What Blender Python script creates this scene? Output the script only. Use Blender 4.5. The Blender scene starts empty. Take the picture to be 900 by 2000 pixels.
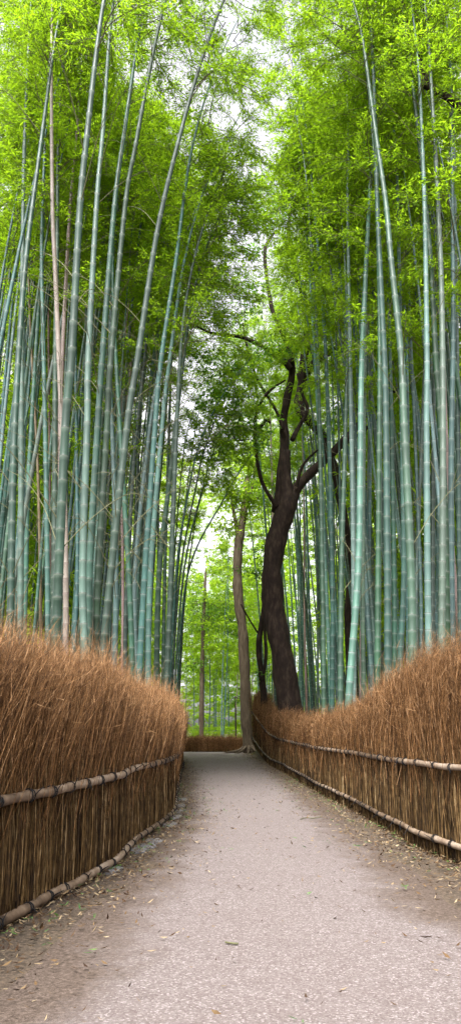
import bpy, math, random
import numpy as np
from mathutils import Vector, Matrix, Quaternion
random.seed(7); rng = np.random.default_rng(11)
D2R = math.pi/180
sc = bpy.context.scene
COL = sc.collection

# ------------------------------------------------------------------ camera and perspective helpers
F = 1480.0; PITCH = math.atan(425/F); CAMZ = 1.2
cp, sp = math.cos(PITCH), math.sin(PITCH)
def at(px, row, d):
    """point seen at photo pixel (px,row), at the real distance y=d"""
    u = (px-450)/F; v = (1000-row)/F
    t = d/(cp - v*sp)
    return Vector((u*t, d, CAMZ + t*(sp+v*cp)))
def ground(px, row, z=0.0):
    u = (px-450)/F; v = (1000-row)/F
    t = (z-CAMZ)/(sp+v*cp)
    return Vector((u*t, t*(cp-v*sp), z))
def proj(x, y, z):
    dz = z-CAMZ; dep = y*cp + dz*sp
    return 450+F*x/dep, 1000-F*(dz*cp - y*sp)/dep
cd = bpy.data.cameras.new('camera'); cam = bpy.data.objects.new('camera', cd); COL.objects.link(cam)
cam.location = (0, 0, CAMZ); cam.rotation_euler = (math.pi/2+PITCH, 0, 0)
cd.sensor_fit = 'VERTICAL'; cd.sensor_height = 36; cd.lens = 36*F/2000
cd.clip_start = .05; cd.clip_end = 3000
sc.camera = cam

# ------------------------------------------------------------------ object helpers
def empty(name, loc=(0,0,0)):
    o = bpy.data.objects.new(name, None); o.empty_display_size = .2
    COL.objects.link(o); o.location = loc; return o
def tag(o, label=None, cat=None, group=None, kind=None):
    if label: o['label'] = label
    if cat: o['category'] = cat
    if group: o['group'] = group
    if kind: o['kind'] = kind
    return o
def mesh(name, V, Fc, mat, smooth=False, attr=None, uv=None):
    V = np.asarray(V, dtype=np.float32).reshape(-1,3)
    me = bpy.data.meshes.new(name)
    if isinstance(Fc, np.ndarray):
        n, k = Fc.shape
        me.vertices.add(len(V)); me.vertices.foreach_set('co', V.ravel())
        me.loops.add(n*k); me.loops.foreach_set('vertex_index', Fc.astype(np.int32).ravel())
        me.polygons.add(n); me.polygons.foreach_set('loop_start', np.arange(0,n*k,k,dtype=np.int32))
        try: me.polygons.foreach_set('loop_total', np.full(n,k,dtype=np.int32))
        except Exception: pass
    else:
        me.from_pydata([tuple(v) for v in V], [], Fc)
    if smooth: me.polygons.foreach_set('use_smooth', np.ones(len(me.polygons), dtype=bool))
    if attr is not None:
        a = me.attributes.new('vary', 'FLOAT', 'POINT'); a.data.foreach_set('value', np.asarray(attr, dtype=np.float32))
    if uv is not None:
        l = me.uv_layers.new(name='UVMap'); l.data.foreach_set('uv', np.asarray(uv, dtype=np.float32).ravel())
    me.update(calc_edges=True); me.validate()
    if mat: me.materials.append(mat)
    return me
def obj(name, me, parent=None):
    o = bpy.data.objects.new(name, me); COL.objects.link(o)
    if parent: o.parent = parent
    return o
def copy_tree(o, parent=None):
    c = o.copy(); COL.objects.link(c); c.parent = parent
    for ch in list(o.children): copy_tree(ch, c)
    return c

def frames(P):
    P = np.asarray(P, float); T = np.gradient(P, axis=0)
    T /= np.linalg.norm(T, axis=1)[:,None]+1e-9
    up = np.array([0,0,1.]) if abs(T[0,2]) < .9 else np.array([1.,0,0])
    A = np.cross(T, up); A /= np.linalg.norm(A,axis=1)[:,None]+1e-9
    B = np.cross(T, A); return P, A, B
class Soup:
    def __init__(s): s.V=[]; s.F=[]; s.A=[]; s.n=0
    def add(s, V, Fq, a=0.5):
        V = np.asarray(V, float); s.V.append(V); s.F.append(np.asarray(Fq)+s.n)
        s.A.append(np.broadcast_to(np.asarray(a,float), (len(V),))); s.n += len(V)
    def tube(s, P, R, k=6, a=.5, cap=True, wob=0):
        P, A, B = frames(P); n=len(P); R=np.broadcast_to(np.asarray(R,float),(n,))
        th = np.arange(k)*2*math.pi/k
        rr = R[:,None]*(1+(wob*np.sin(th[None]*2+P[:,2:3]*2.1)+wob*.7*np.sin(th[None]*3+P[:,2:3]*5.3)) if wob else 1)
        if not wob: rr = np.repeat(R[:,None],k,1)
        V = P[:,None]+A[:,None]*(np.cos(th)[None]*rr)[:,:,None]+B[:,None]*(np.sin(th)[None]*rr)[:,:,None]
        V = V.reshape(-1,3)
        i = np.arange(n-1)[:,None]*k; j=np.arange(k)[None]
        Fq = np.stack([i+j, i+(j+1)%k, i+k+(j+1)%k, i+k+j],-1).reshape(-1,4)
        if cap:
            V = np.vstack([V, P[0], P[-1]]); c0=n*k; c1=c0+1
            jj=np.arange(0,k,2)
            Fq = np.vstack([Fq, np.stack([np.full(len(jj),c0),(jj+2)%k,(jj+1)%k,jj],-1) if k%2==0 else np.zeros((0,4),int),
                 np.stack([np.full(len(jj),c1),(n-1)*k+jj,(n-1)*k+(jj+1)%k,(n-1)*k+(jj+2)%k],-1) if k%2==0 else np.zeros((0,4),int)])
        s.add(V,Fq,a)
    def build(s, name, mat, parent=None, smooth=True):
        return obj(name, s.mesh(name, mat, smooth), parent)
    def mesh(s, name, mat, smooth=True):
        return mesh(name, np.vstack(s.V), np.vstack(s.F), mat, smooth, np.concatenate(s.A))
def catmull(P, n=8):
    P=[np.asarray(p,float) for p in P]; P=[2*P[0]-P[1]]+P+[2*P[-1]-P[-2]]; out=[]
    for i in range(1,len(P)-2):
        for t in np.arange(n)/n:
            a,b,c,d=P[i-1],P[i],P[i+1],P[i+2]
            out.append(.5*((2*b)+(-a+c)*t+(2*a-5*b+4*c-d)*t*t+(-a+3*b-3*c+d)*t**3))
    out.append(P[-2]); return np.array(out)
def unit(v): return v/(np.linalg.norm(v,axis=-1,keepdims=True)+1e-9)

def leaves(Pos, Dir, L, W, bend=.15):
    """lens shaped leaf faces; each leaf two triangles-worth quad, slightly folded"""
    n=len(Pos); Dir=unit(Dir)
    S=unit(np.cross(Dir, rng.normal(size=(n,3)))); N=np.cross(Dir,S)
    L=np.broadcast_to(L,(n,))[:,None]; W=np.broadcast_to(W,(n,))[:,None]
    V=np.stack([Pos, Pos+Dir*L*.42+S*W*.5+N*L*.04, Pos+Dir*L-N*L*bend, Pos+Dir*L*.42-S*W*.5+N*L*.04],1).reshape(-1,3)
    Fq=np.arange(4*n).reshape(-1,4)
    return V,Fq

# ------------------------------------------------------------------ materials
def nmat(name):
    m=bpy.data.materials.new(name); m.use_nodes=True; nt=m.node_tree; nt.nodes.clear()
    out=nt.nodes.new('ShaderNodeOutputMaterial'); return m,nt,out
def N(nt,t,**k):
    n=nt.nodes.new(t)
    for a,b in k.items():
        if a.startswith('i_'): n.inputs[a[2:].replace('_',' ')].default_value=b
        else: setattr(n,a,b)
    return n
def ramp(nt, src, stops):
    r=nt.nodes.new('ShaderNodeValToRGB'); e=r.color_ramp.elements
    while len(e)<len(stops): e.new(.5)
    for x,(p,c) in zip(e,stops): x.position=p; x.color=(*c,1)
    nt.links.new(src,r.inputs[0]); return r.outputs[0]
def mixc(nt,f,a,b,mode='MIX'):
    m=nt.nodes.new('ShaderNodeMix'); m.data_type='RGBA'; m.blend_type=mode
    for s,v in ((m.inputs[0],f),(m.inputs[6],a),(m.inputs[7],b)):
        if hasattr(v,'links'): nt.links.new(v,s)
        else: s.default_value = v if isinstance(v,(int,float)) else (*v,1)
    return m.outputs[2]
def math_(nt,op,a,b=0.,c=None):
    m=nt.nodes.new('ShaderNodeMath'); m.operation=op
    for s,v in zip(m.inputs,(a,b,c)):
        if v is None: continue
        if hasattr(v,'links'): nt.links.new(v,s)
        else: s.default_value=v
    return m.outputs[0]

def leaf_material(name, dark, light, trans, tf=.55, rough=.5):
    m,nt,out=nmat(name); L=nt.links
    at_=N(nt,'ShaderNodeAttribute',attribute_name='vary'); oi=N(nt,'ShaderNodeObjectInfo')
    v=math_(nt,'ADD',at_.outputs['Fac'],math_(nt,'MULTIPLY_ADD',oi.outputs['Random'],.5,-.25))
    c=ramp(nt,v,[(0,dark),(.55,tuple(.5*(a+b) for a,b in zip(dark,light))),(1,light)])
    tc=ramp(nt,v,[(0,tuple(x*.65 for x in trans)),(1,trans)])
    d=N(nt,'ShaderNodeBsdfPrincipled',i_Roughness=rough); d.inputs['Specular IOR Level'].default_value=.15; L.new(c,d.inputs['Base Color'])
    t=N(nt,'ShaderNodeBsdfTranslucent'); L.new(tc,t.inputs[0])
    mx=N(nt,'ShaderNodeMixShader'); mx.inputs[0].default_value=tf; L.new(d.outputs[0],mx.inputs[1]); L.new(t.outputs[0],mx.inputs[2]); L.new(mx.outputs[0],out.inputs[0])
    return m
M={}
M['leaf']=leaf_material('bamboo_leaf',(.025,.075,.005),(.11,.21,.010),(.42,.68,.018),.6,.6)
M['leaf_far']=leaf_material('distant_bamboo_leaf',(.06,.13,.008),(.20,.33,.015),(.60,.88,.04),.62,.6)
M['broad']=leaf_material('broad_leaf',(.022,.07,.010),(.07,.17,.018),(.22,.48,.03),.5,.45)
M['broad_light']=leaf_material('young_broad_leaf',(.05,.12,.015),(.12,.24,.03),(.30,.52,.05),.5,.4)

def culm_material(name, base, base2, band, line=(.035,.035,.025), rough=.42):
    m,nt,out=nmat(name); L=nt.links
    uv=N(nt,'ShaderNodeUVMap'); sx=N(nt,'ShaderNodeSeparateXYZ'); L.new(uv.outputs[0],sx.inputs[0])
    fr=math_(nt,'FRACT',sx.outputs['Y'])
    tc=N(nt,'ShaderNodeTexCoord'); mp=N(nt,'ShaderNodeMapping'); L.new(tc.outputs['Object'],mp.inputs[0]); mp.inputs['Scale'].default_value=(9,9,1.3)
    oi=N(nt,'ShaderNodeObjectInfo')
    no=N(nt,'ShaderNodeTexNoise',i_Scale=2.2,i_Detail=6,i_Roughness=.6); no.noise_dimensions='4D'
    L.new(mp.outputs[0],no.inputs['Vector']); L.new(math_(nt,'MULTIPLY',oi.outputs['Random'],40.),no.inputs['W'])
    c=mixc(nt,ramp(nt,no.outputs[0],[(.33,(0,0,0)),(.68,(1,1,1))]),base,base2)
    # blotchy pale bloom
    n2=N(nt,'ShaderNodeTexNoise',i_Scale=16.,i_Detail=5,i_Roughness=.7); L.new(tc.outputs['Object'],n2.inputs['Vector'])
    c=mixc(nt,math_(nt,'MULTIPLY',ramp(nt,n2.outputs[0],[(.55,(0,0,0)),(.8,(1,1,1))]),.22),c,band)
    # per-internode tone
    wn=N(nt,'ShaderNodeTexWhiteNoise'); wn.noise_dimensions='2D'
    cb=N(nt,'ShaderNodeCombineXYZ'); L.new(math_(nt,'FLOOR',sx.outputs['Y']),cb.inputs[0]); L.new(oi.outputs['Random'],cb.inputs[1]); L.new(cb.outputs[0],wn.inputs['Vector'])
    hs=N(nt,'ShaderNodeHueSaturation'); L.new(c,hs.inputs['Color']); L.new(math_(nt,'MULTIPLY_ADD',wn.outputs['Value'],.42,.78),hs.inputs['Value'])
    L.new(math_(nt,'MULTIPLY_ADD',oi.outputs['Random'],-.07,.53),hs.inputs['Hue']); L.new(math_(nt,'MULTIPLY_ADD',math_(nt,'FRACT',math_(nt,'MULTIPLY',oi.outputs['Random'],7.3)),.4,.72),hs.inputs['Saturation'])
    c=hs.outputs[0]
    # powdery band under each node, fading downward; dark scar at the node
    bandf=ramp(nt,fr,[(0,(0,0,0)),(.80,(0,0,0)),(.94,(.45,.45,.45)),(.975,(1,1,1)),(1.,(1,1,1))])
    c=mixc(nt,math_(nt,'MULTIPLY',bandf,.8),c,band)
    r=nt.nodes.new('ShaderNodeValToRGB'); r.color_ramp.interpolation='LINEAR'; e=r.color_ramp.elements
    e[0].position=0; e[0].color=(1,1,1,1); e[1].position=.06; e[1].color=(0,0,0,1); L.new(fr,r.inputs[0])
    c=mixc(nt,r.outputs[0],c,line)
    p=N(nt,'ShaderNodeBsdfPrincipled'); L.new(c,p.inputs['Base Color'])
    L.new(math_(nt,'MULTIPLY_ADD',n2.outputs[0],.35,rough-.15),p.inputs['Roughness']); p.inputs['Specular IOR Level'].default_value=.45
    b=N(nt,'ShaderNodeBump',i_Strength=.12,i_Distance=.004); L.new(n2.outputs[0],b.inputs['Height']); L.new(b.outputs[0],p.inputs['Normal'])
    L.new(p.outputs[0],out.inputs[0]); return m
CM={'dark':culm_material('dark_green_culm',(.006,.028,.012),(.013,.046,.022),(.13,.17,.13)),
    'green':culm_material('green_culm',(.014,.055,.031),(.026,.080,.050),(.15,.20,.16)),
    'blue':culm_material('blue_green_culm',(.022,.072,.056),(.040,.106,.086),(.18,.24,.21)),
    'pale':culm_material('pale_blue_green_culm',(.050,.120,.100),(.080,.162,.140),(.24,.30,.27)),
    'grey':culm_material('grey_green_culm',(.042,.080,.055),(.072,.115,.085),(.17,.20,.165)),
    'tan':culm_material('dead_tan_culm',(.17,.125,.10),(.24,.185,.155),(.27,.22,.19),(.05,.02,.01)),
    'brown':culm_material('dead_brown_culm',(.10,.060,.028),(.15,.10,.055),(.20,.16,.11),(.04,.02,.015))}

def noisy(name, stops, scale=6, rough=.85, stretch=(1,1,1), bump=.4, dist=.01, attr=0., spec=.2):
    m,nt,out=nmat(name); L=nt.links
    tc=N(nt,'ShaderNodeTexCoord'); mp=N(nt,'ShaderNodeMapping'); L.new(tc.outputs['Object'],mp.inputs[0]); mp.inputs['Scale'].default_value=stretch
    no=N(nt,'ShaderNodeTexNoise',i_Scale=scale,i_Detail=9,i_Roughness=.65); L.new(mp.outputs[0],no.inputs['Vector'])
    f=no.outputs[0]
    if attr:
        a=N(nt,'ShaderNodeAttribute',attribute_name='vary')
        f=math_(nt,'ADD',f,math_(nt,'MULTIPLY_ADD',a.outputs['Fac'],attr,-attr/2))
    c=ramp(nt,f,stops)
    p=N(nt,'ShaderNodeBsdfPrincipled',i_Roughness=rough); p.inputs['Specular IOR Level'].default_value=spec; L.new(c,p.inputs['Base Color'])
    b=N(nt,'ShaderNodeBump',i_Strength=bump,i_Distance=dist); L.new(no.outputs[0],b.inputs['Height']); L.new(b.outputs[0],p.inputs['Normal'])
    L.new(p.outputs[0],out.inputs[0]); return m
M['twig']=noisy('green_brown_twig',[(.3,(0.0600,0.0600,0.0270)),(.7,(0.1440,0.1440,0.0720))],20,.7)
M['bark']=noisy('dark_bark',[(.3,(.008,.0055,.004)),(.5,(.022,.014,.010)),(.72,(.055,.040,.026))],3.2,.9,(2.2,2.2,.8),.9,.05)
M['bark_brown']=noisy('brown_bark',[(.3,(0.0420,0.0294,0.0182)),(.5,(0.0840,0.0630,0.0406)),(.75,(0.1400,0.1120,0.0770))],3.5,.9,(2.5,2.5,.6),.8,.05)
M['moss']=noisy('moss',[(.35,(.05,.032,.018)),(.5,(.08,.06,.025)),(.7,(.09,.11,.02))],9,1,(1,1,1),1,.05)
M['soil']=noisy('dark_soil',[(.3,(.03,.02,.013)),(.5,(.07,.048,.03)),(.7,(.14,.10,.065))],7,1,(1,1,1),1,.03)
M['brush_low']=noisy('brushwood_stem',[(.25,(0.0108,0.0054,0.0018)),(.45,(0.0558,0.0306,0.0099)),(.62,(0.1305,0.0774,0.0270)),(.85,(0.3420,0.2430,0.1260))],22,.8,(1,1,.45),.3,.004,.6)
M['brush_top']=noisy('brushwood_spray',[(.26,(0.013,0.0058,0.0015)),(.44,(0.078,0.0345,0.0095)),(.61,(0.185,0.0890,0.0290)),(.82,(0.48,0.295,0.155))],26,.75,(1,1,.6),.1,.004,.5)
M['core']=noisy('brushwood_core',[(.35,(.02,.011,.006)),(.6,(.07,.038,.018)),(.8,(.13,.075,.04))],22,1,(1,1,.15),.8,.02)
M['rail']=noisy('weathered_bamboo_rail',[(.25,(.035,.022,.013)),(.45,(.13,.088,.055)),(.6,(.20,.145,.098)),(.8,(.30,.24,.18))],7,.6,(1,1,1),.3,.01,.35,.3)
M['tie']=noisy('black_twine',[(.3,(.006,.006,.007)),(.7,(.02,.02,.02))],30,.8)
M['stone']=noisy('grey_stone',[(.3,(0.0780,0.0720,0.0720)),(.5,(0.1440,0.1380,0.1350)),(.75,(0.2280,0.2220,0.2160))],12,.85)
M['litter']=noisy('dry_leaf',[(.25,(.03,.014,.006)),(.45,(.08,.045,.02)),(.62,(.16,.105,.05)),(.85,(.33,.26,.16))],3,.8,attr=.8)
M['green_leaf']=noisy('fresh_fallen_leaf',[(.3,(.03,.08,.02)),(.7,(.10,.19,.04))],8,.6,attr=.5)

# ------------------------------------------------------------------ fence lines on the ground
def gl(pts): return [tuple(ground(x,y)) for x,y in pts]
LB = [(-1.95,-4,0),(-1.9,0,0),(-1.84,3.2,0)] + gl([(45,1778),(95,1752),(150,1722),(205,1690),(232,1662),(270,1634),(322,1592),(331,1556),(340,1525),(349,1500)]) 
e=LB[-1]; LB += [(e[0]-.35,e[1]+4.5,0),(e[0]-1.6,e[1]+7.5,0),(e[0]-4,e[1]+9,0)]
RB = [(2.9,-4,0),(2.8,1,0),(2.62,5,0)] + gl([(855,1668),(800,1640),(750,1612),(700,1585),(640,1555),(590,1527),(555,1507)])
e=RB[-1]; RB += [(e[0]-.15,28,.0),(e[0]-.35,33,.30),(e[0]-.45,37,.62),(e[0]-.1,40,.8)]
LC=catmull(LB,10); RC=catmull(RB,10)
def arclen(C):
    s=np.concatenate([[0],np.cumsum(np.linalg.norm(np.diff(C,axis=0),axis=1))]); return s
def sampler(C):
    s=arclen(C)
    def f(u): return np.stack([np.interp(u,s,C[:,i]) for i in range(3)],-1)
    return f,s[-1]
def fence_x(C,y): return np.interp(y,C[:,1],C[:,0])

# ------------------------------------------------------------------ ground and path
def gz(x,y):
    z=0.0
    b=max(0,min(1,(y-27)/11)); xr=float(np.interp(y,RC[:,1],RC[:,0]))
    z+= .85*b*b*(3-2*b)*max(0,min(1,(x-xr+.12)/.45))         # low bank carrying the right fence
    if y>44: z-= .3*min(1,(y-44)/5)
    return z
def make_ground():
    xs=np.concatenate([[-900,-300,-100,-40],np.concatenate([np.arange(-20,-4,.4),np.arange(-4,5,.15),np.arange(5,20.1,.4)]),[40,100,300,900]])
    ys=np.concatenate([[-300,-60,-20],np.arange(-8,66,.5),[80,120,300,900]])
    V=[];
    for y in ys:
        for x in xs:
            V.append((x,y,gz(x,y)+(rng.normal()*.008 if (x<np.interp(y,LC[:,1],LC[:,0])+.5 or x>fence_x(RC,y)-.7) and abs(x)<20 and y<60 else 0)))
    nx=len(xs); Fq=[]
    for j in range(len(ys)-1):
        for i in range(nx-1): a=j*nx+i; Fq.append((a,a+1,a+nx+1,a+nx))
    m,nt,out=nmat('ground_litter_soil'); L=nt.links
    tc=N(nt,'ShaderNodeTexCoord'); n1=N(nt,'ShaderNodeTexNoise',i_Scale=1.1,i_Detail=6); n2=N(nt,'ShaderNodeTexNoise',i_Scale=38.,i_Detail=8,i_Roughness=.7)
    vo=N(nt,'ShaderNodeTexVoronoi',i_Scale=45.); 
    for n in (n1,n2,vo): L.new(tc.outputs['Object'],n.inputs['Vector'])
    c=ramp(nt,n2.outputs[0],[(.3,(.03,.018,.012)),(.5,(.075,.048,.033)),(.7,(.16,.11,.075))])
    c=mixc(nt,math_(nt,'MULTIPLY',n1.outputs[0],.5),c,(.06,.055,.025))
    hs=N(nt,'ShaderNodeHueSaturation'); L.new(c,hs.inputs['Color']); sp_=N(nt,'ShaderNodeSeparateColor'); L.new(vo.outputs['Color'],sp_.inputs[0])
    L.new(math_(nt,'MULTIPLY_ADD',sp_.outputs[0],.7,.65),hs.inputs['Value'])
    p=N(nt,'ShaderNodeBsdfPrincipled',i_Roughness=.95); L.new(hs.outputs[0],p.inputs['Base Color'])
    b=N(nt,'ShaderNodeBump',i_Strength=.8,i_Distance=.02); L.new(n2.outputs[0],b.inputs['Height']); L.new(b.outputs[0],p.inputs['Normal']); L.new(p.outputs[0],out.inputs[0])
    o=obj('ground',mesh('ground',V,np.array(Fq),m,True)); tag(o,'brown soil strewn with dry bamboo leaves beneath the grove',kind='structure')
make_ground()
PL=[(-1.25,-4,0),(-1.2,1,0),(-1.15,3,0)]+gl([(95,1925),(170,1830),(235,1752),(290,1690),(335,1632),(352,1590),(362,1540),(360,1505),(356,1485)]); e=PL[-1]; PL+=[(e[0]-.9,e[1]+6,0),(e[0]-4,e[1]+10,0),(e[0]-9,e[1]+12,0)]
PR=[(2.25,-4,0),(2.2,1,0),(2.15,4,0)]+gl([(880,1790),(790,1712),(720,1655),(655,1603),(600,1557),(552,1517),(510,1488)]); e=PR[-1]; PR+=[(e[0]-.2,e[1]+7,0),(e[0]-.9,46,-.01),(e[0]-3,48,-.05),(e[0]-12,49.5,-.05)]
def make_path():
    A=catmull(PL,8); B=catmull(PR,8)
    fa,la=sampler(A); fb,lb=sampler(B); n=260; k=36
    # pair by common y where straight
    V=[];At=[]
    ua=np.linspace(0,la,n); 
    # monotone pairing through y until the bend
    ya=A[:,1]; yb=B[:,1]; sa=arclen(A); sb=arclen(B)
    ys=np.linspace(-4,44,n)
    for i in range(n):
        pa=np.array([np.interp(ys[i],ya,A[:,0]),ys[i],0]); pb=np.array([np.interp(ys[i],yb,B[:,0]),ys[i],0])
        for j in range(k+1):
            t=-.06+1.12*j/k; p=pa+(pb-pa)*t
            w=abs(pb[0]-pa[0]); crown=.012*(1-(2*t-1)**2)
            ed=min(t,1-t)*w
            V.append((p[0],p[1],.006+crown+gz(p[0],p[1])*.0-(.002 if ed<0 else 0))); At.append(ed)
    Fq=[]
    for i in range(n-1):
        for j in range(k): a=i*(k+1)+j; Fq.append((a,a+1,a+k+2,a+k+1))
    m,nt,out=nmat('worn_aggregate_paving'); L=nt.links
    tc=N(nt,'ShaderNodeTexCoord'); at_=N(nt,'ShaderNodeAttribute',attribute_name='vary')
    def no(s,d=8,r=.6):
        n=N(nt,'ShaderNodeTexNoise',i_Scale=s,i_Detail=d,i_Roughness=r); L.new(tc.outputs['Object'],n.inputs['Vector']); return n.outputs[0]
    vo=N(nt,'ShaderNodeTexVoronoi',i_Scale=110.); L.new(tc.outputs['Object'],vo.inputs['Vector'])
    sp_=N(nt,'ShaderNodeSeparateColor'); L.new(vo.outputs['Color'],sp_.inputs[0])
    peb=ramp(nt,sp_.outputs[0],[(0,(.09,.068,.062)),(.2,(.115,.092,.083)),(.55,(.142,.118,.109)),(.85,(.172,.148,.140)),(1,(.29,.26,.25))])
    big=no(.7,6); c=mixc(nt,math_(nt,'MULTIPLY',ramp(nt,big,[(.35,(0,0,0)),(.7,(1,1,1))]),.35),peb,(.125,.098,.09))
    mid=no(5,7); c=mixc(nt,math_(nt,'MULTIPLY',ramp(nt,mid,[(.52,(0,0,0)),(.75,(1,1,1))]),.3),c,(.19,.163,.155))
    # dust and brown leaf mould gathering along the edges
    e=math_(nt,'ADD',math_(nt,'MULTIPLY',at_.outputs['Fac'],1.7),math_(nt,'MULTIPLY_ADD',no(1.7,8,.65),1.8,-1.02))
    ef=ramp(nt,e,[(.0,(1,1,1)),(.28,(.6,.6,.6)),(.62,(0,0,0))])
    dirt=ramp(nt,no(45,6,.7),[(.32,(.035,.024,.017)),(.5,(.082,.060,.046)),(.68,(.15,.113,.09))])
    c=mixc(nt,ef,c,dirt)
    p=N(nt,'ShaderNodeBsdfPrincipled',i_Roughness=.9); p.inputs['Specular IOR Level'].default_value=.25; L.new(c,p.inputs['Base Color'])
    b=N(nt,'ShaderNodeBump',i_Strength=.6,i_Distance=.006); L.new(vo.outputs['Distance'],b.inputs['Height'])
    b2=N(nt,'ShaderNodeBump',i_Strength=.5,i_Distance=.03); L.new(mid,b2.inputs['Height']); L.new(b.outputs[0],b2.inputs['Normal']); L.new(b2.outputs[0],p.inputs['Normal'])
    L.new(p.outputs[0],out.inputs[0])
    o=obj('path',mesh('path',V,np.array(Fq),m,True,At)); tag(o,'pale pinkish grey pebbled walking path between the two brushwood fences',kind='structure')
make_path()

# ------------------------------------------------------------------ brushwood fences
def strands(P0,P1,P2,P3,W,attr):
    """many bent ribbons at once: cubic through four control points, tapering"""
    n=len(P0); ts=np.array([0,.3,.55,.8,1.]); k=len(ts)
    C=[((1-t)**3)*P0+3*t*(1-t)**2*P1+3*t*t*(1-t)*P2+t**3*P3 for t in ts]
    C=np.stack(C,1); T=np.gradient(C,axis=1); S=unit(np.cross(T,rng.normal(size=(n,1,3))))
    w=W[:,None,None]*np.array([1,.85,.65,.45,.12])[None,:,None]*.5
    V=np.stack([C-S*w,C+S*w],2).reshape(-1,3)
    b=(np.arange(n)*2*k)[:,None]; j=np.arange(k-1)[None]*2
    Fq=np.stack([b+j,b+j+1,b+j+3,b+j+2],-1).reshape(-1,4)
    return V,Fq,np.repeat(attr,2*k)
def noise1(u,seed,sc_=1.):
    r=np.random.default_rng(seed); o=np.zeros_like(u)
    for k in range(5): o+=np.sin(u*sc_*(1.7**k)+r.uniform(0,6.28))*r.uniform(.5,1)*(.7**k)
    return o/2.2
def make_fence(name,C,side,label,top_pts,lean,zl,zu,near=0,far=99,dens=1.,rr=.033):
    """side: +1 when the path lies on +x of the fence"""
    root=empty(name); tag(root,label,'fence','brushwood fences lining the path')
    f,Ltot=sampler(C); s=arclen(C)
    def topz(u): 
        p=f(u); return np.interp(p[...,1],[a for a,b in top_pts],[b for a,b in top_pts])+noise1(u,5,1.9)*.09+noise1(u,9,7)*.08
    def norm(u):
        a=f(np.minimum(u+.05,Ltot)); b=f(np.maximum(u-.05,0)); t=unit(a-b); n=np.stack([t[...,1],-t[...,0],np.zeros_like(t[...,0])],-1)*side
        return t,unit(n)
    # inner core: a thin solid bank of packed twigs
    us=np.linspace(0,Ltot,int(Ltot/.12)); P=f(us); t,n=norm(us); tz=topz(us)
    rows=[]
    for z0,off in ((.0,.05),(.5,.06),(1.0,.05),(1.,.0),(1.,-.06),(.5,-.1),(0,-.1)):
        zz = P[:,2]+ (z0*(tz-.75) )
        q=P-n*.16+n*off; q=q.copy(); q[:,2]=np.maximum(zz,P[:,2]-.02)+noise1(us,3,9)*.03*z0; rows.append(q)
    V=np.concatenate(rows); m=len(us); Fq=[]
    for r in range(len(rows)-1):
        for i in range(m-1): Fq.append((r*m+i,r*m+i+1,(r+1)*m+i+1,(r+1)*m+i))
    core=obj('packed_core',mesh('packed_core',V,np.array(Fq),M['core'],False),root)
    # density falls with distance
    def pick(nn):
        u=rng.uniform(0,Ltot,nn*4); y=f(u)[:,1]; keep=rng.uniform(0,1,len(u))<np.clip(9/np.maximum(y,4),.22,1)*np.clip((y+3)/5,.12,1); return u[keep][:nn]
    # upright stems of the lower half
    u=pick(int(26000*dens)); P=f(u); t,n=norm(u); k=len(u); off=rng.uniform(-.03,.09,k)**1
    P0=P+n*off[:,None]*.6+np.stack([0*u,0*u,rng.uniform(-.02,.15,k)],-1)
    h=rng.uniform(.5,1.15,k)
    dx=t*rng.normal(0,.05,k)[:,None]; 
    flare=n*(rng.uniform(-.02,.05,k)+.03)[:,None]
    up=np.array([0,0,1.])
    P0=P0+flare*.9; P3=P0+dx*1.2+up*h[:,None]-n*.05+rng.normal(0,.02,(k,3)); P1=P0+up*(h*.33)[:,None]+rng.normal(0,.014,(k,3)); P2=P0+dx*.6+up*(h*.66)[:,None]+rng.normal(0,.018,(k,3))
    W=rng.uniform(.004,.011,k)*np.clip(P[:,1]/9,1,2)
    V,Fq,A=strands(P0,P1,P2,P3,W,np.clip(rng.beta(2,2.6,k),0,1))
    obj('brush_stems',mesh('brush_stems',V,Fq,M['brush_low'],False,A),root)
    # stray twigs crossing the face
    # airy spray of fine twigs above the rail
    u=pick(int(90000*dens)); P=f(u); t,n=norm(u); k=len(u)
    tz=topz(u)-P[:,2]; hh=tz*rng.uniform(.62,1.0,k)**.6+rng.normal(0,.05,k)+ (rng.uniform(0,1,k)>.88)*rng.uniform(.03,.30,k)
    z0=rng.uniform(.4,1.5,k)*np.clip(tz/1.9,.3,1); z0=np.minimum(z0,hh-.15)
    L0=np.asarray(lean[:3]); clump=noise1(u,21,7.)[:,None]*.22
    ln=(hh-z0)[:,None]
    off=n*(rng.normal(-.06,.10,k))[:,None]
    P0=P+off*.7+np.stack([0*u,0*u,z0],-1)
    bulge=n*rng.normal(.03,.14,k)[:,None]*ln
    P1=P0+up*ln*.35+t*ln*.04+bulge*.3
    P3=P0+up*ln*1.0+(t*lean[3]+n*lean[4])*ln*rng.uniform(.4,1.5,k)[:,None]+bulge+t*clump*ln+t*rng.normal(0,.20,k)[:,None]*ln
    P1=P1+rng.normal(0,.035,(k,3));     P2=P0+up*ln*.72+(t*lean[3]+n*lean[4])*ln*.35+bulge*.75
    P2=P2+rng.normal(0,.035,(k,3)); W=rng.uniform(.0018,.0046,k)*np.clip(P[:,1]/8,1,2.4)
    V,Fq,A=strands(P0,P1,P2,P3,W,np.clip(rng.beta(2,2.3,k)+noise1(u,33,3.)*.12,0,1))
    # side twiglets
    idx=rng.integers(0,k,int(k*1.8)); tt=rng.uniform(.45,.95,len(idx))[:,None]
    Q=((1-tt)**3)*P0[idx]+3*tt*(1-tt)**2*P1[idx]+3*tt*tt*(1-tt)*P2[idx]+tt**3*P3[idx]
    dirn=unit(P3[idx]-P1[idx])+rng.normal(0,.6,(len(idx),3)); dirn=unit(dirn); l=rng.uniform(.06,.24,len(idx))[:,None]
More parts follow.
